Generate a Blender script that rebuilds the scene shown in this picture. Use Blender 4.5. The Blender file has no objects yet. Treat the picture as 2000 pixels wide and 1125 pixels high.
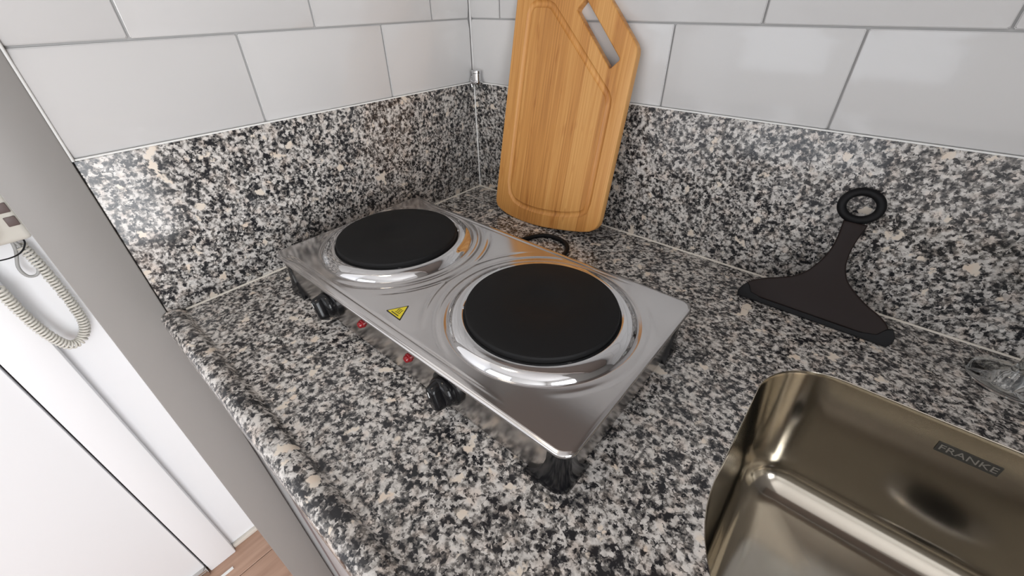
import bpy, bmesh, math, random
from math import sin, cos, pi, sqrt, hypot, exp, atan2
from mathutils import Vector, Matrix

random.seed(4)
scene = bpy.context.scene
COL = scene.collection

# ------------------------------------------------------------------ camera
# world: z = 0 is the worktop, origin is the inner corner of the two granite
# upstands, +x runs along the back wall, -y runs along the left wall
CAM = Vector((.6076, -.6007, .3307))
YAW, PITCH, ROLL = .7159, -.6144, -.0169
fwd = Vector((-sin(YAW) * cos(PITCH), cos(YAW) * cos(PITCH), sin(PITCH)))
rgt = Vector((cos(YAW), sin(YAW), 0))
upv = rgt.cross(fwd)
r2 = rgt * cos(ROLL) + upv * sin(ROLL)
u2 = upv * cos(ROLL) - rgt * sin(ROLL)
cd = bpy.data.cameras.new('camera')
cd.sensor_fit = 'HORIZONTAL'
cd.sensor_width = 36
cd.lens = 807.62 / 2000 * 36
cd.clip_start = .01
cam = bpy.data.objects.new('camera', cd)
COL.objects.link(cam)
m = Matrix.Identity(4)
for i in range(3):
    m[i][0], m[i][1], m[i][2], m[i][3] = r2[i], u2[i], -fwd[i], CAM[i]
cam.matrix_world = m
scene.camera = cam

# ------------------------------------------------------------------ world, daylight, exposure
w = bpy.data.worlds.new('daylight')
scene.world = w
w.use_nodes = True
bg = w.node_tree.nodes['Background']
bg.inputs[0].default_value = (.80, .88, 1, 1)
bg.inputs[1].default_value = 1.0


def area(name, loc, target, sx, sy, power, col):
    l = bpy.data.lights.new(name, 'AREA')
    l.shape = 'RECTANGLE'
    l.size, l.size_y, l.energy, l.color = sx, sy, power, col
    o = bpy.data.objects.new(name, l)
    COL.objects.link(o)
    o.location = loc
    d = Vector(target) - Vector(loc)
    o.rotation_euler = d.to_track_quat('-Z', 'Y').to_euler()
    return o


# daylight entering through the two windows of the room (window_1, window_2)
area('window_daylight_right', (2.36, -1.5, .2), (0, -1.5, .2), 1.1, 2.0, 60, (.97, .985, 1))
area('window_daylight_front', (.22, -2.36, .62), (.22, 0, .62), .9, 1.15, 7.5, (.95, .97, 1))

vs = scene.view_settings
vs.view_transform = 'Standard'
vs.look = 'None'
vs.exposure = -.33
vs.gamma = 1
vs.use_curve_mapping = False


# ------------------------------------------------------------------ materials
def new_mat(name):
    mt = bpy.data.materials.new(name)
    mt.use_nodes = True
    nt = mt.node_tree
    return mt, nt, nt.nodes['Principled BSDF']


def plain(name, col, rough=.5, metal=0, spec=.5, bump=0, bscale=200, **kw):
    mt, nt, b = new_mat(name)
    b.inputs['Base Color'].default_value = (*col, 1)
    b.inputs['Roughness'].default_value = rough
    b.inputs['Metallic'].default_value = metal
    b.inputs['Specular IOR Level'].default_value = spec
    for k, v in kw.items():
        b.inputs[k.replace('_', ' ')].default_value = v
    if bump:
        g = nt.nodes.new('ShaderNodeNewGeometry')
        n = nt.nodes.new('ShaderNodeTexNoise')
        n.inputs['Scale'].default_value = bscale
        nt.links.new(g.outputs['Position'], n.inputs['Vector'])
        bp = nt.nodes.new('ShaderNodeBump')
        bp.inputs['Strength'].default_value = bump
        bp.inputs['Distance'].default_value = .002
        nt.links.new(n.outputs['Fac'], bp.inputs['Height'])
        nt.links.new(bp.outputs['Normal'], b.inputs['Normal'])
    return mt


def ramp(nt, stops, interp='LINEAR'):
    r = nt.nodes.new('ShaderNodeValToRGB')
    r.color_ramp.interpolation = interp
    e = r.color_ramp.elements
    while len(e) < len(stops):
        e.new(.5)
    for k, (p, c) in enumerate(stops):
        e[k].position = p
        e[k].color = (*c, 1)
    return r


def granite():
    mt, nt, b = new_mat('speckled_granite')
    L = nt.links.new
    N = nt.nodes.new
    g = N('ShaderNodeNewGeometry')

    def noise(scale, detail=2, vec=None, col=False):
        n = N('ShaderNodeTexNoise')
        n.inputs['Scale'].default_value = scale
        n.inputs['Detail'].default_value = detail
        L(vec or g.outputs['Position'], n.inputs['Vector'])
        return n.outputs['Color' if col else 'Fac']

    def math_(op, a, c):
        n = N('ShaderNodeMath')
        n.operation = op
        for i, v in enumerate((a, c)):
            if isinstance(v, (int, float)):
                n.inputs[i].default_value = v
            else:
                L(v, n.inputs[i])
        return n.outputs[0]
    # warped position so that crystals have ragged outlines
    wv = N('ShaderNodeVectorMath')
    wv.operation = 'MULTIPLY_ADD'
    L(noise(260, 2, col=True), wv.inputs[0])
    wv.inputs[1].default_value = (.008, .008, .008)
    L(g.outputs['Position'], wv.inputs[2])
    vo = N('ShaderNodeTexVoronoi')
    vo.inputs['Scale'].default_value = 330
    L(wv.outputs[0], vo.inputs['Vector'])
    sep = N('ShaderNodeSeparateColor')
    L(vo.outputs['Color'], sep.inputs[0])
    n1 = noise(165, 3)
    n2 = noise(48, 2)
    v = math_('ADD', math_('MULTIPLY', sep.outputs[0], .34),
              math_('ADD', math_('MULTIPLY', n1, .95), math_('MULTIPLY', n2, .55)))
    r = ramp(nt, [(0, (.012, .012, .014)), (.415, (.022, .022, .025)), (.438, (.095, .093, .092)),
                  (.490, (.21, .195, .182)), (.523, (.46, .437, .415)), (.612, (.70, .67, .64)),
                  (.74, (.72, .67, .61))])
    sc = math_('MULTIPLY', v, .529)
    L(sc, r.inputs[0])
    # scattered larger cream feldspar crystals
    cr = ramp(nt, [(.665, (0, 0, 0)), (.70, (1, 1, 1))])
    L(noise(52, 1.5, wv.outputs[0]), cr.inputs[0])
    cm = N('ShaderNodeMix')
    cm.data_type = 'RGBA'
    cm.inputs[7].default_value = (.74, .66, .57, 1)
    L(cr.outputs[0], cm.inputs[0])
    L(r.outputs[0], cm.inputs[6])
    # sparse brownish feldspar tint
    mx = N('ShaderNodeMix')
    mx.data_type = 'RGBA'
    mx.blend_type = 'MULTIPLY'
    tint = ramp(nt, [(.5, (1, 1, 1)), (.68, (1, .94, .90))])
    L(noise(70, 1), tint.inputs[0])
    mx.inputs[0].default_value = 1
    L(cm.outputs[2], mx.inputs[6])
    L(tint.outputs[0], mx.inputs[7])
    L(mx.outputs[2], b.inputs['Base Color'])
    b.inputs['Roughness'].default_value = .16
    b.inputs['Specular IOR Level'].default_value = .5
    return mt


def bamboo():
    mt, nt, b = new_mat('bamboo')
    L = nt.links.new
    N = nt.nodes.new
    tc = N('ShaderNodeTexCoord')
    sep = N('ShaderNodeSeparateXYZ')
    L(tc.outputs['Object'], sep.inputs[0])
    # laminated strips, about 17 mm wide
    mu = N('ShaderNodeMath')
    mu.operation = 'MULTIPLY'
    L(sep.outputs[0], mu.inputs[0])
    mu.inputs[1].default_value = 58
    fl = N('ShaderNodeMath')
    fl.operation = 'FLOOR'
    L(mu.outputs[0], fl.inputs[0])
    wn = N('ShaderNodeTexWhiteNoise')
    wn.noise_dimensions = '1D'
    L(fl.outputs[0], wn.inputs['W'])
    mp = N('ShaderNodeMapping')
    mp.inputs['Scale'].default_value = (420, 60, 7)
    L(tc.outputs['Object'], mp.inputs[0])
    n = N('ShaderNodeTexNoise')
    n.inputs['Scale'].default_value = 1
    n.inputs['Detail'].default_value = 4
    L(mp.outputs[0], n.inputs[0])
    a = N('ShaderNodeMath')
    a.operation = 'MULTIPLY_ADD'
    L(wn.outputs['Value'], a.inputs[0])
    a.inputs[1].default_value = .38
    L(n.outputs['Fac'], a.inputs[2])
    r = ramp(nt, [(.35, (.46, .19, .046)), (.62, (.62, .285, .075)), (1, (.75, .40, .13))])
    L(a.outputs[0], r.inputs[0])
    # darker growth nodes
    mp2 = N('ShaderNodeMapping')
    mp2.inputs['Scale'].default_value = (75, 20, 16)
    L(tc.outputs['Object'], mp2.inputs[0])
    n2 = N('ShaderNodeTexNoise')
    n2.inputs['Scale'].default_value = 1
    L(mp2.outputs[0], n2.inputs[0])
    r2_ = ramp(nt, [(.62, (1, 1, 1)), (.75, (.78, .66, .55))])
    L(n2.outputs['Fac'], r2_.inputs[0])
    mx = N('ShaderNodeMix')
    mx.data_type = 'RGBA'
    mx.blend_type = 'MULTIPLY'
    mx.inputs[0].default_value = 1
    L(r.outputs[0], mx.inputs[6])
    L(r2_.outputs[0], mx.inputs[7])
    L(mx.outputs[2], b.inputs['Base Color'])
    b.inputs['Roughness'].default_value = .42
    return mt


def wood_floor():
    mt, nt, b = new_mat('oak_laminate')
    L = nt.links.new
    N = nt.nodes.new
    g = N('ShaderNodeNewGeometry')
    mp = N('ShaderNodeMapping')
    mp.inputs['Scale'].default_value = (60, 5, 5)
    L(g.outputs['Position'], mp.inputs[0])
    n = N('ShaderNodeTexNoise')
    n.inputs['Scale'].default_value = 1
    n.inputs['Detail'].default_value = 5
    L(mp.outputs[0], n.inputs[0])
    r = ramp(nt, [(.3, (.36, .215, .15)), (.7, (.50, .32, .23))])
    L(n.outputs['Fac'], r.inputs[0])
    L(r.outputs[0], b.inputs['Base Color'])
    b.inputs['Roughness'].default_value = .4
    return mt


def steel(name, col, rough, aniso_scale=None, bump=.0):
    mt, nt, b = new_mat(name)
    L = nt.links.new
    N = nt.nodes.new
    b.inputs['Base Color'].default_value = (*col, 1)
    b.inputs['Metallic'].default_value = 1
    b.inputs['Roughness'].default_value = rough
    if aniso_scale:
        g = N('ShaderNodeNewGeometry')
        mp = N('ShaderNodeMapping')
        mp.inputs['Scale'].default_value = aniso_scale
        L(g.outputs['Position'], mp.inputs[0])
        n = N('ShaderNodeTexNoise')
        n.inputs['Scale'].default_value = 1
        n.inputs['Detail'].default_value = 3
        L(mp.outputs[0], n.inputs[0])
        r = ramp(nt, [(.3, (rough * .8,) * 3), (.7, (rough * 1.25,) * 3)])
        L(n.outputs['Fac'], r.inputs[0])
        L(r.outputs[0], b.inputs['Roughness'])
        if bump:
            bp = N('ShaderNodeBump')
            bp.inputs['Strength'].default_value = bump
            bp.inputs['Distance'].default_value = .0005
            L(n.outputs['Fac'], bp.inputs['Height'])
            L(bp.outputs['Normal'], b.inputs['Normal'])
    return mt


M = dict(
    granite=granite(), bamboo=bamboo(), floor=wood_floor(),
    tile=plain('white_glazed_tile', (.645, .637, .632), .12, spec=.5, bump=.04, bscale=25),
    grout=plain('grey_grout', (.47, .465, .46), .9),
    wall=plain('white_paint', (.78, .78, .77), .8, bump=.05),
    ceiling=plain('ceiling_paint', (.82, .82, .82), .9),
    casing=plain('grey_lacquer', (.29, .278, .266), .45, bump=.03, bscale=60),
    door=plain('white_lacquer', (.90, .91, .93), .35),
    gap=plain('dark_gap', (.03, .025, .025), .8),
    caulk=plain('cream_sealant', (.72, .67, .60), .5),
    caulk_w=plain('white_sealant', (.85, .85, .83), .5),
    cab=plain('grey_laminate', (.50, .49, .50), .5),
    cab_dark=plain('brown_laminate', (.12, .085, .08), .5),
    taupe=plain('taupe_laminate', (.36, .31, .285), .45),
    filler=plain('mauve_grey_edge', (.22, .17, .17), .5),
    steel=steel('brushed_steel', (.62, .605, .60), .14),
    body_steel=steel('satin_body_steel', (.50, .475, .455), .20),
    mirror=steel('polished_steel', (.60, .58, .56), .07),
    chrome=steel('chrome', (.70, .70, .71), .06),
    sink=steel('sink_steel', (.58, .54, .47), .14),
    iron=plain('black_hotplate_coating', (.008, .008, .0085), .6, spec=.2, bump=.06, bscale=900),
    black=plain('black_plastic', (.006, .006, .007), .12, spec=.35),
    black_matte=plain('black_rubber', (.006, .006, .007), .55, spec=.2),
    brown=plain('dark_brown_plastic', (.015, .009, .008), .45, spec=.18),
    red=plain('red_lens', (.24, .008, .012), .10),
    yellow=plain('yellow_label', (.80, .66, .03), .45),
    ink=plain('black_ink', (.02, .018, .012), .5),
    ivory=plain('ivory_plastic', (.66, .64, .58), .4),
    ivory_d=plain('grey_plastic', (.36, .36, .35), .45),
    logo=plain('etched_dark', (.035, .033, .028), .45),
    logo_t=plain('etched_light', (.20, .185, .16), .4),
    glass=plain('clear_glass', (.96, .985, .98), 0, spec=.5, Transmission_Weight=1.0, IOR=1.46),
    pane=plain('window_glass', (1, 1, 1), 0, Transmission_Weight=1.0, IOR=1.02),
)


# ------------------------------------------------------------------ helpers
def root_loc(p):
    v = Vector((0, 0, 0))
    while p is not None:
        v += p.location
        p = p.parent
    return v


def link(name, me, mat, parent=None, smooth=None):
    """me: mesh in world coordinates -> one object below parent"""
    if parent is not None:
        me.transform(Matrix.Translation(-root_loc(parent)))
    if mat is not None and not me.materials:
        me.materials.append(M[mat])
    o = bpy.data.objects.new(name, me)
    COL.objects.link(o)
    o.parent = parent
    if smooth is not None:
        for p in me.polygons:
            p.use_smooth = True
        if smooth < 180:
            me.set_sharp_from_angle(angle=math.radians(smooth))
    return o


def bm_mesh(bm, name='mesh'):
    bmesh.ops.recalc_face_normals(bm, faces=bm.faces)
    me = bpy.data.meshes.new(name)
    bm.to_mesh(me)
    bm.free()
    return me


def thing(name, label, cat, loc, group=None):
    o = bpy.data.objects.new(name, None)
    COL.objects.link(o)
    o.location = loc
    o.empty_display_size = .02
    return tag(o, label, cat, group)


def tag(o, label, cat, group=None):
    o['label'] = label
    o['category'] = cat
    if group:
        o['group'] = group
    return o


def struct(o):
    o['kind'] = 'structure'
    return o


def box_mesh(a, b, bevel=0, seg=2):
    bm = bmesh.new()
    bmesh.ops.create_cube(bm, size=1)
    a, b = Vector(a), Vector(b)
    for v in bm.verts:
        v.co = Vector([(a[i] + b[i]) / 2 + v.co[i] * (b[i] - a[i]) for i in range(3)])
    if bevel:
        bmesh.ops.bevel(bm, geom=list(bm.edges), offset=bevel, segments=seg, profile=.5, affect='EDGES')
    return bm_mesh(bm)


def box(name, a, b, mat, parent=None, bevel=0, seg=2):
    return link(name, box_mesh(a, b, bevel, seg), mat, parent, 35 if bevel else None)


def loft(rings, close_u=True, caps=True):
    bm = bmesh.new()
    R = [[bm.verts.new(p) for p in r] for r in rings]
    n = len(rings[0])
    for a, b in zip(R, R[1:]):
        for i in range(n if close_u else n - 1):
            j = (i + 1) % n
            bm.faces.new((a[i], a[j], b[j], b[i]))
    if caps and close_u:
        bm.faces.new(R[0])
        bm.faces.new(list(reversed(R[-1])))
    return bm_mesh(bm)


def lathe_rings(prof, centre, axis='z', n=48):
    """prof: (radius, height) -> rings round an axis through centre"""
    out = []
    for r, h in prof:
        ring = []
        for i in range(n):
            t = 2 * pi * i / n
            if axis == 'z':
                p = (r * cos(t), r * sin(t), h)
            else:           # towards -y
                p = (r * cos(t), -h, r * sin(t))
            ring.append(Vector(p) + Vector(centre))
        out.append(ring)
    return out


def catmull(pts, per=8, closed=False):
    pts = [Vector(p) for p in pts]
    out = []
    n = len(pts)
    rng = range(n if closed else n - 1)
    for i in rng:
        p0 = pts[(i - 1) % n] if closed or i > 0 else pts[0] * 2 - pts[1]
        p1, p2 = pts[i], pts[(i + 1) % n]
        p3 = pts[(i + 2) % n] if closed or i + 2 < n else pts[-1] * 2 - pts[-2]
        for k in range(per):
            t = k / per
            out.append(.5 * (2 * p1 + (p2 - p0) * t + (2 * p0 - 5 * p1 + 4 * p2 - p3) * t * t +
                             (3 * p1 - p0 - 3 * p2 + p3) * t ** 3))
    if not closed:
        out.append(pts[-1])
    return out


def tube_mesh(path, rad, n=10, closed=False):
    path = [Vector(p) for p in path]
    rings = []
    N = len(path)
    nrm = None
    for i, p in enumerate(path):
        if closed:
            t = (path[(i + 1) % N] - path[i - 1]).normalized()
        else:
            t = (path[min(i + 1, N - 1)] - path[max(i - 1, 0)]).normalized()
        if nrm is None:
            nrm = t.orthogonal().normalized()
        nrm = (nrm - t * nrm.dot(t)).normalized()
        bi = t.cross(nrm)
        rr = rad[i] if isinstance(rad, (list, tuple)) else rad
        rings.append([p + nrm * rr * cos(2 * pi * k / n) + bi * rr * sin(2 * pi * k / n) for k in range(n)])
    if closed:
        rings.append(rings[0])
        me = loft(rings, caps=False)
        bm = bmesh.new()
        bm.from_mesh(me)
        bmesh.ops.remove_doubles(bm, verts=bm.verts, dist=1e-6)
        return bm_mesh(bm)
    return loft(rings)


def plate_mesh(outer, holes, z0, z1, bevel=0, res=2):
    """flat solid with holes: outline in x, y"""
    cu = bpy.data.curves.new('outline', 'CURVE')
    cu.dimensions = '2D'
    cu.fill_mode = 'BOTH'
    for loop in [outer] + holes:
        s = cu.splines.new('POLY')
        s.points.add(len(loop) - 1)
        for p, q in zip(s.points, loop):
            p.co = (q[0], q[1], 0, 1)
        s.use_cyclic_u = True
    cu.extrude = (z1 - z0) / 2 - bevel
    cu.bevel_depth = bevel
    cu.bevel_resolution = res
    cu.offset = -bevel
    o = bpy.data.objects.new('tmp', cu)
    COL.objects.link(o)
    bpy.context.view_layer.update()
    dg = bpy.context.evaluated_depsgraph_get()
    me = bpy.data.meshes.new_from_object(o.evaluated_get(dg), depsgraph=dg)
    bpy.data.objects.remove(o)
    me.transform(Matrix.Translation((0, 0, (z0 + z1) / 2)))
    bm = bmesh.new()
    bm.from_mesh(me)
    bmesh.ops.remove_doubles(bm, verts=bm.verts, dist=1e-5)
    me.clear_geometry()
    return bm_mesh(bm)


def boolean_cut(me, cutter):
    a = bpy.data.objects.new('a', me)
    b = bpy.data.objects.new('b', cutter)
    COL.objects.link(a)
    COL.objects.link(b)
    md = a.modifiers.new('cut', 'BOOLEAN')
    md.operation = 'DIFFERENCE'
    md.solver = 'EXACT'
    md.object = b
    bpy.context.view_layer.update()
    dg = bpy.context.evaluated_depsgraph_get()
    out = bpy.data.meshes.new_from_object(a.evaluated_get(dg), depsgraph=dg)
    bpy.data.objects.remove(a)
    bpy.data.objects.remove(b)
    out.materials.clear()
    return out


def text_mesh(txt, size):
    cu = bpy.data.curves.new('text', 'FONT')
    cu.body = txt
    cu.size = size
    cu.align_x = 'CENTER'
    cu.align_y = 'CENTER'
    cu.extrude = .00015
    o = bpy.data.objects.new('tmp', cu)
    COL.objects.link(o)
    bpy.context.view_layer.update()
    dg = bpy.context.evaluated_depsgraph_get()
    me = bpy.data.meshes.new_from_object(o.evaluated_get(dg), depsgraph=dg)
    bpy.data.objects.remove(o)
    return me


def round_rect(x0, y0, x1, y1, radii, n=12):
    """counter-clockwise, radii for (x0,y0) (x1,y0) (x1,y1) (x0,y1)"""
    out = []
    for (cx, cy, sx, sy, r, t0) in ((x0, y0, 1, 1, radii[0], pi), (x1, y0, -1, 1, radii[1], 1.5 * pi),
                                    (x1, y1, -1, -1, radii[2], 0), (x0, y1, 1, -1, radii[3], .5 * pi)):
        ax, ay = cx + sx * r, cy + sy * r
        for k in range(n + 1):
            t = t0 + .5 * pi * k / n
            out.append((ax + r * cos(t), ay + r * sin(t)))
    return out


def sstep(a, b, x):
    t = max(0., min(1., (x - a) / (b - a)))
    return t * t * (3 - 2 * t)


# ------------------------------------------------------------------ room shell
ZF, ZC = -.90, 1.70
XR, YF = 2.40, -2.40
XH = -.331          # wall of the entry beside the kitchen
YE = -.633          # end of the left kitchen wall
D = .574            # depth of the left wall's granite
H = .200            # height of the granite upstand
GX = .008           # grout plane lies this far behind the granite face

wall_left = struct(box('wall_left', (XH, YE, ZF), (-GX, .3, ZC), 'grout'))
wall_back = struct(box('wall_back', (-GX, GX, ZF), (XR, .3, ZC), 'grout'))
struct(box('wall_entry', (XH - .1, YF, ZF), (XH, YE, ZC), 'door'))
struct(box('ceiling', (XH - .1, YF - .1, ZC), (XR + .1, .3, ZC + .1), 'ceiling'))


def window_wall(name, n, axis, pos, lo, hi, a0, a1, z0, z1):
    """wall on plane axis=pos with a window opening a0..a1 x z0..z1"""
    root = bpy.data.objects.new(name, None)
    COL.objects.link(root)
    struct(root)

    def bx(nm, a, b, za, zb, mat, t0=0, t1=.1, par=root):
        if axis == 'x':
            return box(nm, (pos + t0, a, za), (pos + t1, b, zb), mat, par)
        return box(nm, (a, pos - t1, za), (b, pos - t0, zb), mat, par)
    bx('wall_panel', lo, a0, ZF, ZC, 'wall')
    bx('wall_panel', a1, hi, ZF, ZC, 'wall')
    bx('wall_panel', a0, a1, ZF, z0, 'wall')
    bx('wall_panel', a0, a1, z1, ZC, 'wall')
    win = bpy.data.objects.new('window_%d' % n, None)
    COL.objects.link(win)
    struct(win)
    f = .04
    bx('window_frame', a0, a0 + f, z0, z1, 'door', .03, .08, win)
    bx('window_frame', a1 - f, a1, z0, z1, 'door', .03, .08, win)
    bx('window_frame', a0 + f, a1 - f, z0, z0 + f, 'door', .03, .08, win)
    bx('window_frame', a0 + f, a1 - f, z1 - f, z1, 'door', .03, .08, win)
    mid = (a0 + a1) / 2
    bx('window_mullion', mid - f / 2, mid + f / 2, z0 + f, z1 - f, 'door', .03, .08, win)
    bx('window_pane', a0 + f, mid - f / 2, z0 + f, z1 - f, 'pane', .05, .054, win)
    bx('window_pane', mid + f / 2, a1 - f, z0 + f, z1 - f, 'pane', .05, .054, win)


struct(box('wall_added_shade', (1.25, -.62, ZF), (1.35, -.0, ZC), 'casing'))  # added stub wall out of view, keeps window light off the back wall's right
window_wall('wall_right', 1, 'x', XR, YF - .1, .3, -2.10, -.90, -.85, 1.25)
window_wall('wall_front', 2, 'y', YF, XH - .1, XR, -.28, .72, 0, 1.25)

# wooden floor, one object per board
fl = bpy.data.objects.new('floor', None)
COL.objects.link(fl)
fl.location = (0, 0, ZF)
struct(fl)
pw = .19
proto = None
x = XH - .1
k = 0
while x < XR + .1:
    for (ya, yb) in (((-2.5, -1.28), (-1.278, .29)) if k % 2 else ((-2.5, -.6), (-.598, .29))):
        box('plank', (x + .0008, ya, ZF - .02), (x + pw - .0008, yb, ZF), 'floor', fl, .0012, 1)
    x += pw
    k += 1


# glazed wall tiles: bevelled faces, joints recessed
def tile_mesh(w_, h_, b0, b1):
    """tile in the u, v plane, depth in n; b0/b1: the left/right edge is a factory edge"""
    bw = .013
    ua, ub = (bw if b0 else 0), w_ - (bw if b1 else 0)
    ed, fc = .003, .006
    V = []
    ring0 = [(0, 0, 0), (w_, 0, 0), (w_, h_, 0), (0, h_, 0)]
    e0, e1 = (ed if b0 else fc), (ed if b1 else fc)
    ring1 = [(0, 0, ed), (w_, 0, ed), (w_, h_, ed), (0, h_, ed)]
    ring2 = [(ua, bw, fc), (ub, bw, fc), (ub, h_ - bw, fc), (ua, h_ - bw, fc)]
    return ring0 + ring1 + ring2, [(3, 2, 1, 0)] + [
        (a + i, a + (i + 1) % 4, a + 4 + (i + 1) % 4, a + 4 + i) for a in (0, 4) for i in range(4)] + [(8, 9, 10, 11)]


TILE_CACHE = {}


def place_tile(wall, u0, u1, v0, v1, side, b0, b1):
    j = .0011
    u0 += j
    u1 -= j
    v0 += j
    v1 -= j
    key = (side, round(u1 - u0, 4), round(v1 - v0, 4), b0, b1)
    if key not in TILE_CACHE:
        vs_, fs_ = tile_mesh(u1 - u0, v1 - v0, b0, b1)
        if side == 'left':       # u runs along -y, face looks to +x
            vv = [(n, -u, v) for u, v, n in vs_]
        else:                    # u runs along +x, face looks to -y
            vv = [(u, -n, v) for u, v, n in vs_]
        me = bpy.data.meshes.new('tile')
        me.from_pydata(vv, [], fs_)
        bm = bmesh.new()
        bm.from_mesh(me)
        bmesh.ops.bevel(bm, geom=[e for e in bm.edges], offset=.0009, segments=2, affect='EDGES')
        bmesh.ops.recalc_face_normals(bm, faces=bm.faces)
        bm.to_mesh(me)
        bm.free()
        for p in me.polygons:
            p.use_smooth = True
        me.set_sharp_from_angle(angle=math.radians(50))
        me.materials.append(M['tile'])
        TILE_CACHE[key] = me
    o = bpy.data.objects.new('tile', TILE_CACHE[key])
    COL.objects.link(o)
    o.parent = wall
    o.location = (-GX, -u0, v0) if side == 'left' else (u0, GX, v0)


def tile_rows(wall, side, lo, hi, first, second, rows):
    for r in range(rows):
        off = first if r % 2 == 0 else second
        e = [lo]
        x = off
        while x < hi - .01:
            if x > lo + .01:
                e.append(x)
            x += .2
        e.append(hi)
        for i in range(len(e) - 1):
            place_tile(wall, e[i], e[i + 1], H + .1 * r, H + .1 * (r + 1), side, i > 0 or side == 'left' and False,
                       i < len(e) - 2)


tile_rows(wall_left, 'left', .0, D, .1795, .081, 6)
tile_rows(wall_back, 'back', -.004, 1.25, .162, .063, 4)

# casing on the end of the left wall, entry trim, door
struct(box('trim_1', (-GX, YE - .001, ZF), (.002, -D - .001, ZC), 'casing', None, .002))
struct(box('trim_2', (XH, -.776, ZF), (XH + .022, -.714, 1.25), 'door', None, .003))
d1 = bpy.data.objects.new('door_1', None)
COL.objects.link(d1)
d1.location = (XH, -1.2, ZF)
struct(d1)
box('door_leaf', (XH + .001, -1.58, ZF + .008), (XH + .018, -.780, 1.2), 'door', d1, .002)
box('door_bottom_rail', (XH + .002, -1.58, ZF + .001), (XH + .030, -.779, ZF + .030), 'mirror', d1, .003)
box('door_gap', (XH + .0003, -.781, ZF + .03), (XH + .006, -.7755, 1.2), 'gap', d1)
struct(box('baseboard_entry', (XH, -.7135, ZF), (XH + .010, YE - .001, ZF + .014), 'caulk', None, .002))
box('rail', (XH + .055, -.80, ZF), (XH + .061, -.735, ZF + .004), 'caulk_w')['kind'] = 'structure'
bpy.data.objects['rail'].name = 'trim_3'

# round ceiling lamp in front of the worktop
lm = thing('ceiling_lamp', 'round flush ceiling lamp above the kitchen floor', 'lamp', (.12, -.90, ZC))
link('base', loft(lathe_rings([(.165, -.012), (.165, 0)], (.12, -.90, ZC), n=48)), 'door', lm, 40)
M['lamp'] = plain('lamp_diffuser', (.9, .9, .88), .4, Emission_Color=(1, .86, .68, 1), Emission_Strength=12.0)
link('diffuser', loft(lathe_rings([(.15, -.0125), (.148, -.03), (.12, -.045), (.06, -.052), (.005, -.053)], (.12, -.90, ZC), n=48)), 'lamp', lm, 60)

# ------------------------------------------------------------------ granite worktop with sink cut-out
SX0, SX1, SY0, SY1 = .61, 1.07, -.482, -.155
SR = (.13, .13, .068, .068)
XW = 1.25
wt = thing('countertop', 'speckled grey, black and cream granite worktop around the hot plate and sink', 'countertop', (.9, -.28, -.03))
slab = plate_mesh([(-.006, -.557), (XW, -.557), (XW, .006), (-.006, .006)],
                  [list(reversed(round_rect(SX0, SY0, SX1, SY1, SR, 16)))], -.03, 0)
link('slab', slab, 'granite', wt)
lip = [(-.5565, -.03), (-.5565, .0), (-.5585, .0012), (-.5605, .0042), (-.563, .0068), (-.567, .0082), (-.572, .0085),
       (-.577, .0080), (-.581, .0062), (-.5838, .003), (-.585, -.001), (-.585, -.024), (-.5835, -.028), (-.581, -.03)]
link('front_lip', loft([[(x_, y, z) for y, z in lip] for x_ in (.0025, XW)]), 'granite', wt, 40)

tag(box('granite_backsplash', (-GX + .0005, -D, .0005), (0, 0, H), 'granite', None, .0008),
    'granite upstand strip on the left wall, running from the cream casing to the corner', 'backsplash', 'granite upstands')
tag(box('granite_backsplash', (.0006, 0, .0005), (XW, GX - .0005, H), 'granite', None, .0008),
    'granite upstand strip on the back wall, behind the cutting board and squeegee', 'backsplash', 'granite upstands')


# sealant beads in the joints
def bead(n, a, b, r, mat):
    struct(link('trim_%d' % n, tube_mesh([a, b], r, 8), mat, None, 60))


bead(4, (.0005, -.556, .0003), (.0005, -.001, .0003), .0017, 'caulk')
bead(5, (.0005, -.0005, .0003), (XW, -.0005, .0003), .0017, 'caulk')
bead(6, (.0003, -.0003, .002), (.0003, -.0003, H), .0013, 'caulk_w')
bead(7, (-.0022, -D + .002, H + .0006), (-.0022, -.002, H + .0003), .0013, 'caulk_w')
bead(8, (.002, .0022, H + .0006), (XW, .0022, H + .0003), .0013, 'caulk_w')
bead(10, (-.0030, .0030, H + .002), (-.0030, .0030, H + .6), .0022, 'tile')
bead(9, (-.0016, -D, H), (-.0016, -D, H + .6), .0018, 'caulk_w')

# base cabinet under the worktop
cb = thing('base_cabinet', 'grey kitchen base cabinet under the granite worktop, seen past its front edge', 'cabinet', (.9, -.3, ZF))
box('carcass', (-.0075, -.5455, ZF + .1), (XW - .01, -.01, -.20), 'cab_dark', cb)
box('gap_shade_strip', (-.0075, -.5630, ZF + .1), (.004, -.5460, -.031), 'cab_dark', cb)  # dark strip standing in for the shade in the gap beside the casing
for i in range(3):
    xa = .060 + i * .395
    dr = box('door', (xa, -.567, ZF + .11), (xa + .391, -.547, -.034), 'cab', cb, .002)
    box('handle', (xa + .15, -.579, -.12), (xa + .30, -.567, -.108), 'mirror', dr, .002)
box('filler_strip', (.016, -.567, ZF + .11), (.050, -.546, -.034), 'filler', cb)
box('plinth', (.012, -.50, ZF), (XW - .01, -.48, ZF + .0995), 'cab_dark', cb)

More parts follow.
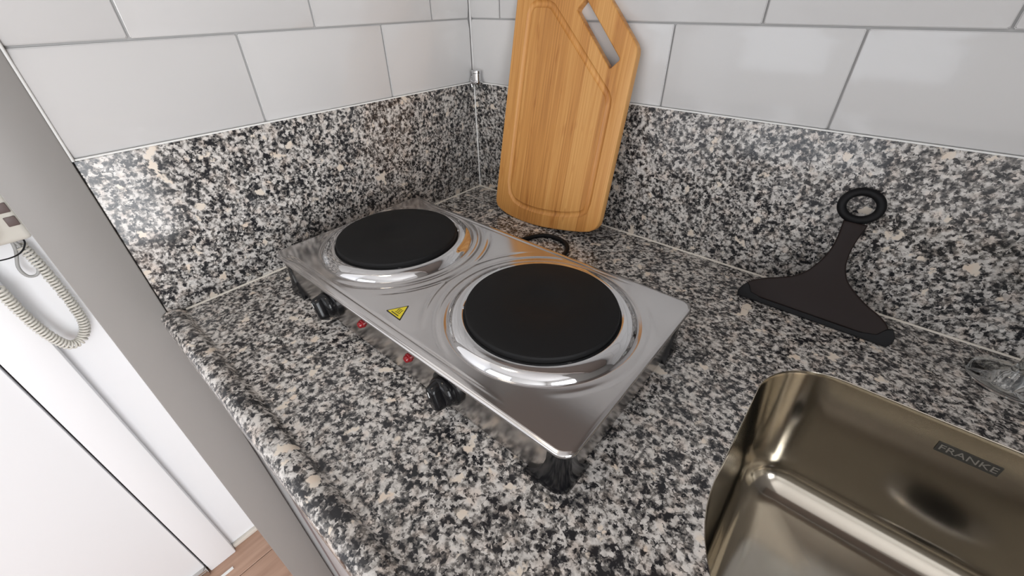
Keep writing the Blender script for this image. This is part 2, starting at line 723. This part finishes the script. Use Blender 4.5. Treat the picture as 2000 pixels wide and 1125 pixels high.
# wall cabinet over the worktop: out of frame, mirrored in the front of the steel hot plate
wc = thing('wall_cabinet', 'brown wall cabinet hung above the worktop, mirrored in the hot plate', 'cabinet', (.68, -.15, .80))
box('carcass', (.12, -.30, .64), (1.245, GX - .0065, 1.35), 'taupe', wc)
for i in range(3):
    xa = .121 + i * .375
    dr = box('door', (xa, -.32, .632), (xa + .372, -.3005, 1.35), 'taupe', wc, .002)
    box('handle', (xa + .13, -.332, .66), (xa + .24, -.32, .67), 'mirror', dr, .002)

# ------------------------------------------------------------------ sink
sk = thing('kitchen_sink', 'stainless steel kitchen sink bowl set into the granite worktop', 'sink', (.84, -.32, -.17))
prof = [(-.0004, -.0006), (-.0003, .0002), (.0002, .0002), (.0006, -.0008), (.0012, -.005), (.0022, -.012)]
prof += [(.0022 + .017 * t, -.012 - .113 * t) for t in (.2, .4, .6, .8, 1)]
RB = .040
prof += [(.0192 + RB * (1 - cos(t)), -.125 - RB * sin(t)) for t in [pi / 2 * k / 9 for k in range(1, 10)]]
prof += [(.085, -.1665), (.115, -.1685)]
rings = []
for dd, z in prof:
    rad = [max(.012, r - dd) for r in SR]
    rings.append([(a, b, z) for a, b in round_rect(SX0 + dd, SY0 + dd, SX1 - dd, SY1 - dd, rad, 16)])
bm = bmesh.new()
me = loft(rings, caps=False)
bm.from_mesh(me)
bm.verts.ensure_lookup_table()
nn = len(rings[0])
last = [bm.verts[len(bm.verts) - nn + i] for i in range(nn)]
bm.faces.new(last)
bowl = link('bowl', bm_mesh(bm), 'sink', sk, 60)
dc = (.84, -.318, -.169)
dr = link('drain', loft(lathe_rings([(.052, .0008), (.050, .003), (.044, .0032), (.038, .0008), (.012, .0006)], dc)), 'mirror', sk, 50)
link('drain_plug', loft(lathe_rings([(.030, .0012), (.029, .006), (.012, .0075), (.010, .016), (.004, .017)], dc, n=32)), 'black', dr, 50)
# maker's plate on the back wall of the bowl
ztop, lx, lw, lh = -.0262, .7815, .044, .0105


def wall_y(z):
    return SY1 - (.0022 + .017 * (-.012 - z) / .113)


tl = atan2(.017, .113)
Rl = Matrix.Translation((lx, wall_y(ztop) - .0006, ztop)) @ Matrix.Rotation(pi / 2 - tl, 4, 'X')
me = box_mesh((-lw / 2, -lh / 2, -.0004), (lw / 2, lh / 2, .0004))
me.transform(Rl)
lp = link('maker_plate', me, 'logo', sk)
me = text_mesh('FRANKE', .0088)
xs = [v.co.x for v in me.vertices]
me.transform(Matrix.Scale(.040 / (max(xs) - min(xs)), 4, (1, 0, 0)))
me.transform(Rl @ Matrix.Translation((0, 0, .0005)))
link('lettering', me, 'logo_t', lp)

# ------------------------------------------------------------------ double hot plate
PX0, PX1, PY0, PY1, HZ = .059, .5255, -.4485, -.210, .060
BUR = [(.163, -.324), (.408, -.325)]
hp = thing('hot_plate', 'stainless steel double electric hot plate with two black burners on the worktop', 'hot plate',
           ((PX0 + PX1) / 2, (PY0 + PY1) / 2, 0))


def hob_h(x, y):
    h = 0.
    de = min(y - PY0, PY1 - y)
    dx = min(x - PX0, PX1 - x)
    fade = sstep(.06, .15, PX1 - x) * sstep(.02, .06, x - PX0)
    h -= fade * (.0016 * (1 - sstep(.0, .0085, de)) + .0011 * exp(-((de - .0095) / .0016) ** 2))
    h -= .0010 * (1 - sstep(.0, .003, min(de, dx)))
    for k, (cx, cy) in enumerate(BUR):
        r = hypot(x - cx, y - cy)
        a = abs(atan2(y - cy, (x - cx) * (1 if k == 0 else -1)))
        m1 = 1 - sstep(1.0, 1.5, a)
        h -= .0010 * exp(-((r - .110) / .0028) ** 2) * max(m1, .35 * sstep(2.2, 2.6, a)) * sstep(.008, .016, de)
        h -= .0009 * exp(-((r - .1235) / .0026) ** 2) * (1 - sstep(.55, .95, a))
        h -= .0014 * (1 - sstep(.0985, .1025, r))
    return h


NX, NY, RC = 560, 300, .013
bm = bmesh.new()
grid = []
for i in range(NX + 1):
    row = []
    for j in range(NY + 1):
        x = PX0 + (PX1 - PX0) * i / NX
        y = PY0 + (PY1 - PY0) * j / NY
        z = HZ + hob_h(x, y)
        cx = PX0 + RC if x < PX0 + RC else PX1 - RC if x > PX1 - RC else x
        cy = PY0 + RC if y < PY0 + RC else PY1 - RC if y > PY1 - RC else y
        dx, dy = x - cx, y - cy
        if dx and dy:                       # square corner -> round corner
            s = max(abs(dx), abs(dy)) / hypot(dx, dy)
            x, y = cx + dx * s, cy + dy * s
        row.append(bm.verts.new((x, y, z)))
    grid.append(row)
for i in range(NX):
    for j in range(NY):
        bm.faces.new((grid[i][j], grid[i + 1][j], grid[i + 1][j + 1], grid[i][j + 1]))
edge = [grid[i][0] for i in range(NX)] + [grid[NX][j] for j in range(NY)] + \
       [grid[NX - i][NY] for i in range(NX)] + [grid[0][NY - j] for j in range(NY)]
mx_, my_ = (PX0 + PX1) / 2, (PY0 + PY1) / 2
prev = edge
for off, dz in ((.0008, -.0010), (.0009, -.0030), (-.0004, -.0042), (-.004, -.0044)):
    cur = []
    for v in edge:
        x, y, z = v.co
        cx = min(max(x, PX0 + RC), PX1 - RC)
        cy = min(max(y, PY0 + RC), PY1 - RC)
        dv = Vector((x - cx, y - cy))
        dv = dv.normalized() if dv.length > 1e-9 else Vector((0, 0))
        cur.append(bm.verts.new((x + dv.x * off, y + dv.y * off, z + dz)))
    n = len(edge)
    for i in range(n):
        bm.faces.new((prev[i], cur[i], cur[(i + 1) % n], prev[(i + 1) % n]))
    prev = cur
link('top_plate', bm_mesh(bm), 'steel', hp, 50)

# body shell below
IN = .0062
bz0 = .0055
ro = [round_rect(PX0 + IN + q, PY0 + IN + q, PX1 - IN - q, PY1 - IN - q, (RC - .004,) * 4, 8) for q in (0, 0, .004)]
link('body', loft([[(a, b, z) for a, b in r] for r, z in zip((ro[2], ro[0], ro[0]), (bz0, bz0, HZ - .0038))]), 'body_steel', hp, 40)

for k, (cx, cy) in enumerate(BUR):
    b = link('burner', loft(lathe_rings([(.070, .0015), (.0785, .002), (.0795, .0035), (.0795, .0095), (.0785, .0112), (.0765, .0120),
                                         (.024, .0120), (.0215, .0112), (.0010, .0112)], (cx, cy, HZ), n=96)), 'iron', hp, 30)
    link('trim_ring', loft(lathe_rings([(.0995, -.0018), (.0985, -.0002), (.0970, .0020), (.0945, .0042), (.0915, .0058), (.0880, .0066), (.0845, .0068), (.0815, .0062), (.0796, .0050)], (cx, cy, HZ), n=96), caps=False), 'chrome', b, 70)
    for t in (-2.45, -.62, .9, 2.5):
        p = Vector((cx + .0818 * cos(t), cy + .0818 * sin(t), HZ + .0055))
        mt = Matrix.Translation(p) @ Matrix.Rotation(t, 4, 'Z')
        me = box_mesh((-.0014, -.0022, -.002), (.0014, .0022, .0010), .0005, 1)
        me.transform(mt)
        link('ring_clip', me, 'chrome', b)


# plastic corner feet: a wing along both sides of the corner, flaring to the worktop
def foot(cx, cy, sx, sy):
    rc = RC - .004

    def path(half, off):
        pts = []
        r = rc + off
        s = half
        pts.append((-rc - s, off))
        for t in (.66, .33):
            pts.append((-rc - s * t, off))
        for k_ in range(7):
            a = pi / 2 - pi / 2 * k_ / 6
            pts.append((-rc + r * cos(a), -rc + r * sin(a)))
        for t in (.33, .66, 1):
            pts.append((off, -rc - s * t))
        return pts
    rings_ = []
    for z, half, off in ((.0, .0275, .0042), (.0015, .028, .0046), (.006, .0255, .0036), (.013, .017, .0024), (.022, .0105, .0016),
                         (.034, .0075, .0012), (.0545, .0062, .0012)):
        o_ = path(half, off)
        i_ = path(half, -.006)
        rings_.append([(cx + sx * a, cy + sy * b_, z) for a, b_ in o_ + list(reversed(i_))])
    link('foot', loft(rings_), 'black', hp, 45)


foot(PX0 + IN, PY0 + IN, -1, -1)
foot(PX1 - IN, PY0 + IN, 1, -1)
foot(PX1 - IN, PY1 - IN, 1, 1)
foot(PX0 + IN, PY1 - IN, -1, 1)

# control knobs
YB = PY0 + IN
for kx, rot in ((.1860, .35), (.3905, .25)):
    kz = .0350
    c = (kx, YB, kz)
    kn = link('knob', loft(lathe_rings([(r_ * .92, h_) for r_, h_ in ((.0205, 0), (.0205, .0035), (.0195, .0045), (.0172, .005), (.0170, .0085), (.0160, .0115), (.0130, .0135), (.006, .0142))], c, 'y', 40)), 'black', hp, 40)
    # grip bar
    rr = []
    for d, wd, ln in ((.008, .0078, .0150), (.014, .0070, .0148), (.0190, .0062, .0138), (.0212, .0052, .0126), (.0222, .0034, .0106)):
        ring = []
        for (a, bq) in round_rect(-wd, -ln, wd, ln, (wd * .95,) * 4, 6):
            ring.append(Vector((kx + a * cos(rot) - bq * sin(rot), YB - d, kz + a * sin(rot) + bq * cos(rot))))
        rr.append(ring)
    link('grip', loft(rr), 'black', kn, 40)
    me = box_mesh((-.0004, -.0226, .004), (.0004, -.0219, .010))
    me.transform(Matrix.Translation((kx, YB, kz)) @ Matrix.Rotation(-rot, 4, 'Y'))
    link('pointer_mark', me, 'caulk_w', kn)

for lx_ in (.2475, .3305):
    link('indicator_light', loft(lathe_rings([(.0050, 0), (.0050, .0012), (.0042, .0016), (.0040, .0034), (.0030, .0052), (.0010, .0059)],
                                             (lx_, YB, .0345), 'y', 24)), 'red', hp, 40)

# hot surface warning label: points down towards the front right
tri = [Vector((.279, -.4275)), Vector((.2915, -.4065)), Vector((.3045, -.4285))]
c3 = (tri[0] + tri[1] + tri[2]) / 3
zt = HZ


def rounded_tri(s, rcorner):
    out = []
    P_ = [c3 + (p - c3) * s for p in tri]
    for i in range(3):
        a, b_, c_ = P_[i - 1], P_[i], P_[(i + 1) % 3]
        d1, d2 = (a - b_).normalized(), (c_ - b_).normalized()
        for k_ in range(5):
            t = k_ / 4
            out.append((b_ + d1 * rcorner) * (1 - t) ** 2 + b_ * 2 * t * (1 - t) + (b_ + d2 * rcorner) * t * t)
    return out


def flat_loft(pts, z0, z1):
    return loft([[(p[0], p[1], z0) for p in pts], [(p[0], p[1], z1) for p in pts]])


ws = link('warning_label', flat_loft(rounded_tri(1.0, .0014), zt + .0001, zt + .0003), 'ink', hp)
ws['label'] = 'yellow triangular hot surface warning sticker with black border'
link('label_field', flat_loft(rounded_tri(.84, .001), zt + .0003, zt + .00045), 'yellow', ws)
# the sign's own axes: up = from the midpoint of the base (left - front) to the apex
apex, ba, bb = tri[1], tri[0], tri[2]
bx_ = (bb - ba).normalized()
by_ = Vector((-bx_.y, bx_.x))
for k_ in (-1, 0, 1):
    pts = []
    for q in range(13):
        t = q / 12
        pp = c3 + bx_ * (k_ * .0026 + .0008 * sin(t * 2 * pi)) + by_ * (-.0022 + .0068 * t)
        pts.append((pp.x, pp.y, zt + .0005))
    link('heat_wave', tube_mesh(pts, .00035, 5), 'ink', ws)
pa, pb = c3 - bx_ * .0058 - by_ * .0042, c3 + bx_ * .0058 - by_ * .0042
link('heat_bar', tube_mesh([(pa.x, pa.y, zt + .0005), (pb.x, pb.y, zt + .0005)], .0005, 5), 'ink', ws)

# power cord looping out behind the appliance
cp = catmull([(.318, PY1 - .008, .02), (.315, -.175, .0070), (.306, -.125, .0040), (.292, -.104, .0040), (.272, -.0965, .0040), (.252, -.0985, .0040),
              (.237, -.113, .0040), (.222, -.145, .0040), (.195, -.185, .0040), (.150, -.197, .0040), (.05, -.185, .0040), (.03, -.20, .0040)], 10)
pc = link('power_cord', tube_mesh(cp, .0036, 10), 'black_matte', hp, 180)

# ------------------------------------------------------------------ cutting board
BY0, BS = -.0775, .213
BT = .0145
tb = math.atan(BS)
outline = [(.112, .030), (.1125, .021), (.117, .0125), (.127, .007), (.142, .0030), (.160, .0006), (.180, -.0003), (.205, .0002), (.226, .0022), (.250, .0058),
           (.275, .0105), (.298, .0155), (.313, .0205), (.3215, .0265), (.3262, .0345), (.3275, .045), (.3275, .272), (.3262, .2785), (.3225, .2845),
           (.2530, .3540), (.2470, .3585), (.2390, .3605), (.126, .3605), (.1180, .3580), (.1135, .3520), (.112, .345)]
u0 = .2195
outline = [(a - u0, b) for a, b in outline]


def slot(cx, cy, half, hw, ang, r, n=5):
    pts = round_rect(-half, -hw, half, hw, (r,) * 4, n)
    return [(cx + a * cos(ang) - b * sin(ang), cy + a * sin(ang) + b * cos(ang)) for a, b in pts]


hole = slot(.2640 - u0, .2925, .0490, .0088, -pi / 4, .0025)
bd = plate_mesh(outline, [list(reversed(hole))], 0, BT, .0022, 3)
gp = [(.1405, .060), (.1405, .316), (.1435, .324), (.150, .3275), (.1735, .3275), (.1815, .3245), (.2965, .2205), (.3010, .2125), (.3020, .205),
      (.3020, .064), (.2990, .050), (.290, .0435), (.265, .0355), (.235, .0300), (.205, .0270), (.175, .0275), (.155, .0325), (.145, .042)]
gm = tube_mesh([(a - u0, b, BT + .0030) for a, b in gp], .0058, 16, True)
bd = boolean_cut(bd, gm)
# local: x along the wall, y up the board, z out of its face -> object with z up the board
bd.transform(Matrix.Rotation(pi / 2, 4, 'X'))           # y -> z, z -> -y  (face at y = -BT)
bd.transform(Matrix.Translation((0, BT, 0)))             # face at y = 0, back at y = BT
board = link('cutting_board', bd, 'bamboo', None, 35)
board.rotation_euler = (-tb, 0, 0)
board.location = (u0, BY0, .0006)
tag(board, 'bamboo cutting board with cut-off corner and handle slot leaning on the back wall', 'cutting board')

# ------------------------------------------------------------------ squeegee
SQY, SQS = -.068, .42
sq = thing('squeegee', 'dark brown squeegee with black ring handle leaning against the granite upstand', 'squeegee', (.622, SQY, .0006))
sq.rotation_euler = (-math.atan(SQS), 0, 0)
sob = [(.6140, .1225), (.6155, .106), (.6152, .0896), (.6110, .0721), (.6030, .0560), (.5930, .0455), (.5800, .0385), (.5650, .0320), (.5510, .0225), (.5455, .0130), (.5450, .0060),
       (.7000, .0060), (.7000, .0120), (.6965, .0215), (.6866, .0300), (.6720, .0370), (.6571, .0465), (.6440, .0580), (.6365, .0726), (.6340, .0896), (.6350, .1075), (.6375, .1225)]
cs = 0.622


def sq_part(name, loop, z0, z1, mat, parent, bev=.001):
    me_ = plate_mesh([(a - cs, b) for a, b in loop], [], z0, z1, bev, 2)
    me_.transform(Matrix.Rotation(pi / 2, 4, 'X'))
    me_.materials.append(M[mat])
    o = bpy.data.objects.new(name, me_)
    COL.objects.link(o)
    o.parent = parent
    for p_ in me_.polygons:
        p_.use_smooth = True
    me_.set_sharp_from_angle(angle=math.radians(35))
    return o


body_loop = [(v.x, v.y) for v in catmull([(a, b, 0) for a, b in sob[:11]], 4)] + [(v.x, v.y) for v in catmull([(a, b, 0) for a, b in sob[11:]], 4)]
sq_part('body', list(reversed(body_loop)), -.0065, .0015, 'brown', sq, .002)
bl = [(.5435, .0), (.7025, .0), (.7060, .0060), (.7058, .0135), (.7010, .0215), (.6955, .0190), (.6900, .0105), (.6750, .0068), (.5700, .0068), (.5570, .0100), (.5525, .0175),
      (.5490, .0205), (.5440, .0130), (.5420, .006)]
sq_part('rubber_blade', bl, -.0075, .0028, 'black_matte', sq, .0012)
rg = tube_mesh([(.6235 - cs + .0178 * cos(2 * pi * k_ / 40), 0.0022 , .1415 + .0158 * sin(2 * pi * k_ / 40)) for k_ in range(40)], .0047, 12, True)
rg.materials.append(M['black_matte'])
ro_ = bpy.data.objects.new('ring_handle', rg)
COL.objects.link(ro_)
ro_.parent = sq
for p_ in rg.polygons:
    p_.use_smooth = True

# ------------------------------------------------------------------ stemmed glass at the right edge
gc = (.803, -.050, .0005)
gprof = [(.0335, 0), (.0345, .0009), (.0340, .0018), (.022, .0034), (.012, .0060), (.0065, .0115), (.0043, .022), (.0038, .040), (.0040, .060), (.0060, .070),
         (.014, .078), (.026, .090), (.034, .108), (.0365, .128), (.0345, .155), (.0310, .178), (.0304, .1785), (.0300, .178), (.0333, .155), (.0352, .128),
         (.0328, .109), (.025, .0925), (.013, .081), (.002, .0765)]
wg = link('wine_glass', loft(lathe_rings(gprof, gc, n=64)), 'glass', None, 60)
tag(wg, 'clear stemmed drinking glass standing between sink and back wall', 'glass')

# ------------------------------------------------------------------ chrome fitting in the corner
cf = thing('chrome_fitting', 'small chrome metal fitting in the wall corner on the granite ledge', 'fitting', (.0125, -.0065, H + .0005))
link('barrel', loft(lathe_rings([(r_ * 1.45, h_) for r_, h_ in ((.0072, 0), (.0076, .001), (.0076, .005), (.0058, .006), (.0058, .017), (.0066, .018), (.0066, .0215), (.0050, .0225))], (.0150, -.0075, H + .0008), n=32)), 'chrome', cf, 40)
link('hook', tube_mesh(catmull([(.0095, -.008, H + .012), (.0035, -.009, H + .010), (.0018, -.0092, H + .002), (.0030, -.0082, H - .0075)], 6), .0021, 8), 'chrome', cf, 180)

# ------------------------------------------------------------------ intercom handset beside the door
ic = thing('intercom_phone', 'ivory wall intercom phone with coiled cord hanging beside the white door', 'intercom', (XH, -.70, .05))
box('body', (XH + .0005, -.765, .046), (XH + .040, -.648, .275), 'ivory', ic, .008, 3)
hs = catmull([(XH + .062, -.700, .262), (XH + .070, -.700, .24), (XH + .066, -.700, .17), (XH + .068, -.700, .09), (XH + .058, -.700, .066)], 6)
link('handset', tube_mesh(hs, [.017, .019, .018, .016, .014, .0125, .012, .012, .012, .012, .012, .012, .012, .012, .012, .012, .012, .0125, .014, .016, .017, .018, .018, .017, .016][:len(hs)], 14), 'ivory', ic, 50)
for z in (.082, .102):
    box('button', (XH + .0385, -.664, z - .012), (XH + .0415, -.652, z + .002), 'cab_dark', ic, .001)
# wire loop and strain relief under the body
link('hanging_wire', tube_mesh(catmull([(XH + .032, -.664, .056), (XH + .034, -.661, .043), (XH + .036, -.672, .030), (XH + .034, -.69, .026), (XH + .034, -.71, .032), (XH + .03, -.716, .054)], 6), .0011, 6), 'black_matte', ic, 180)
link('cord_loop', tube_mesh(catmull([(XH + .02, -.672, .054), (XH + .02, -.676, .03), (XH + .02, -.686, .005), (XH + .02, -.684, -.012), (XH + .02, -.674, -.014), (XH + .02, -.668, .0), (XH + .02, -.669, .03), (XH + .02, -.673, .054)], 6), .0022, 8), 'ivory_d', ic, 180)
axis = catmull([(XH + .018, -.668, .035), (XH + .018, -.665, .0), (XH + .016, -.664, -.04), (XH + .016, -.664, -.085), (XH + .016, -.667, -.120), (XH + .017, -.677, -.140),
                (XH + .022, -.689, -.146), (XH + .030, -.700, -.138), (XH + .034, -.709, -.110), (XH + .036, -.714, -.075), (XH + .038, -.716, -.035), (XH + .038, -.717, -.01)], 40)
hel = []
nrm = None
turns = 62
N_ = len(axis)
dist = [0]
for i in range(1, N_):
    dist.append(dist[-1] + (axis[i] - axis[i - 1]).length)
for i, p in enumerate(axis):
    t = (axis[min(i + 1, N_ - 1)] - axis[max(i - 1, 0)]).normalized()
    if nrm is None:
        nrm = t.orthogonal().normalized()
    nrm = (nrm - t * nrm.dot(t)).normalized()
    bi = t.cross(nrm)
    a = 2 * pi * turns * dist[i] / dist[-1]
    hel.append(p + (nrm * cos(a) + bi * sin(a)) * .0062)
link('coiled_cord', tube_mesh(hel, .0019, 6), 'ivory', ic, 180)
link('cord_tail', tube_mesh(catmull([(XH + .038, -.717, -.012), (XH + .036, -.719, .015), (XH + .035, -.722, .04), (XH + .03, -.725, .058)], 6), .0025, 8), 'ivory_d', ic, 180)
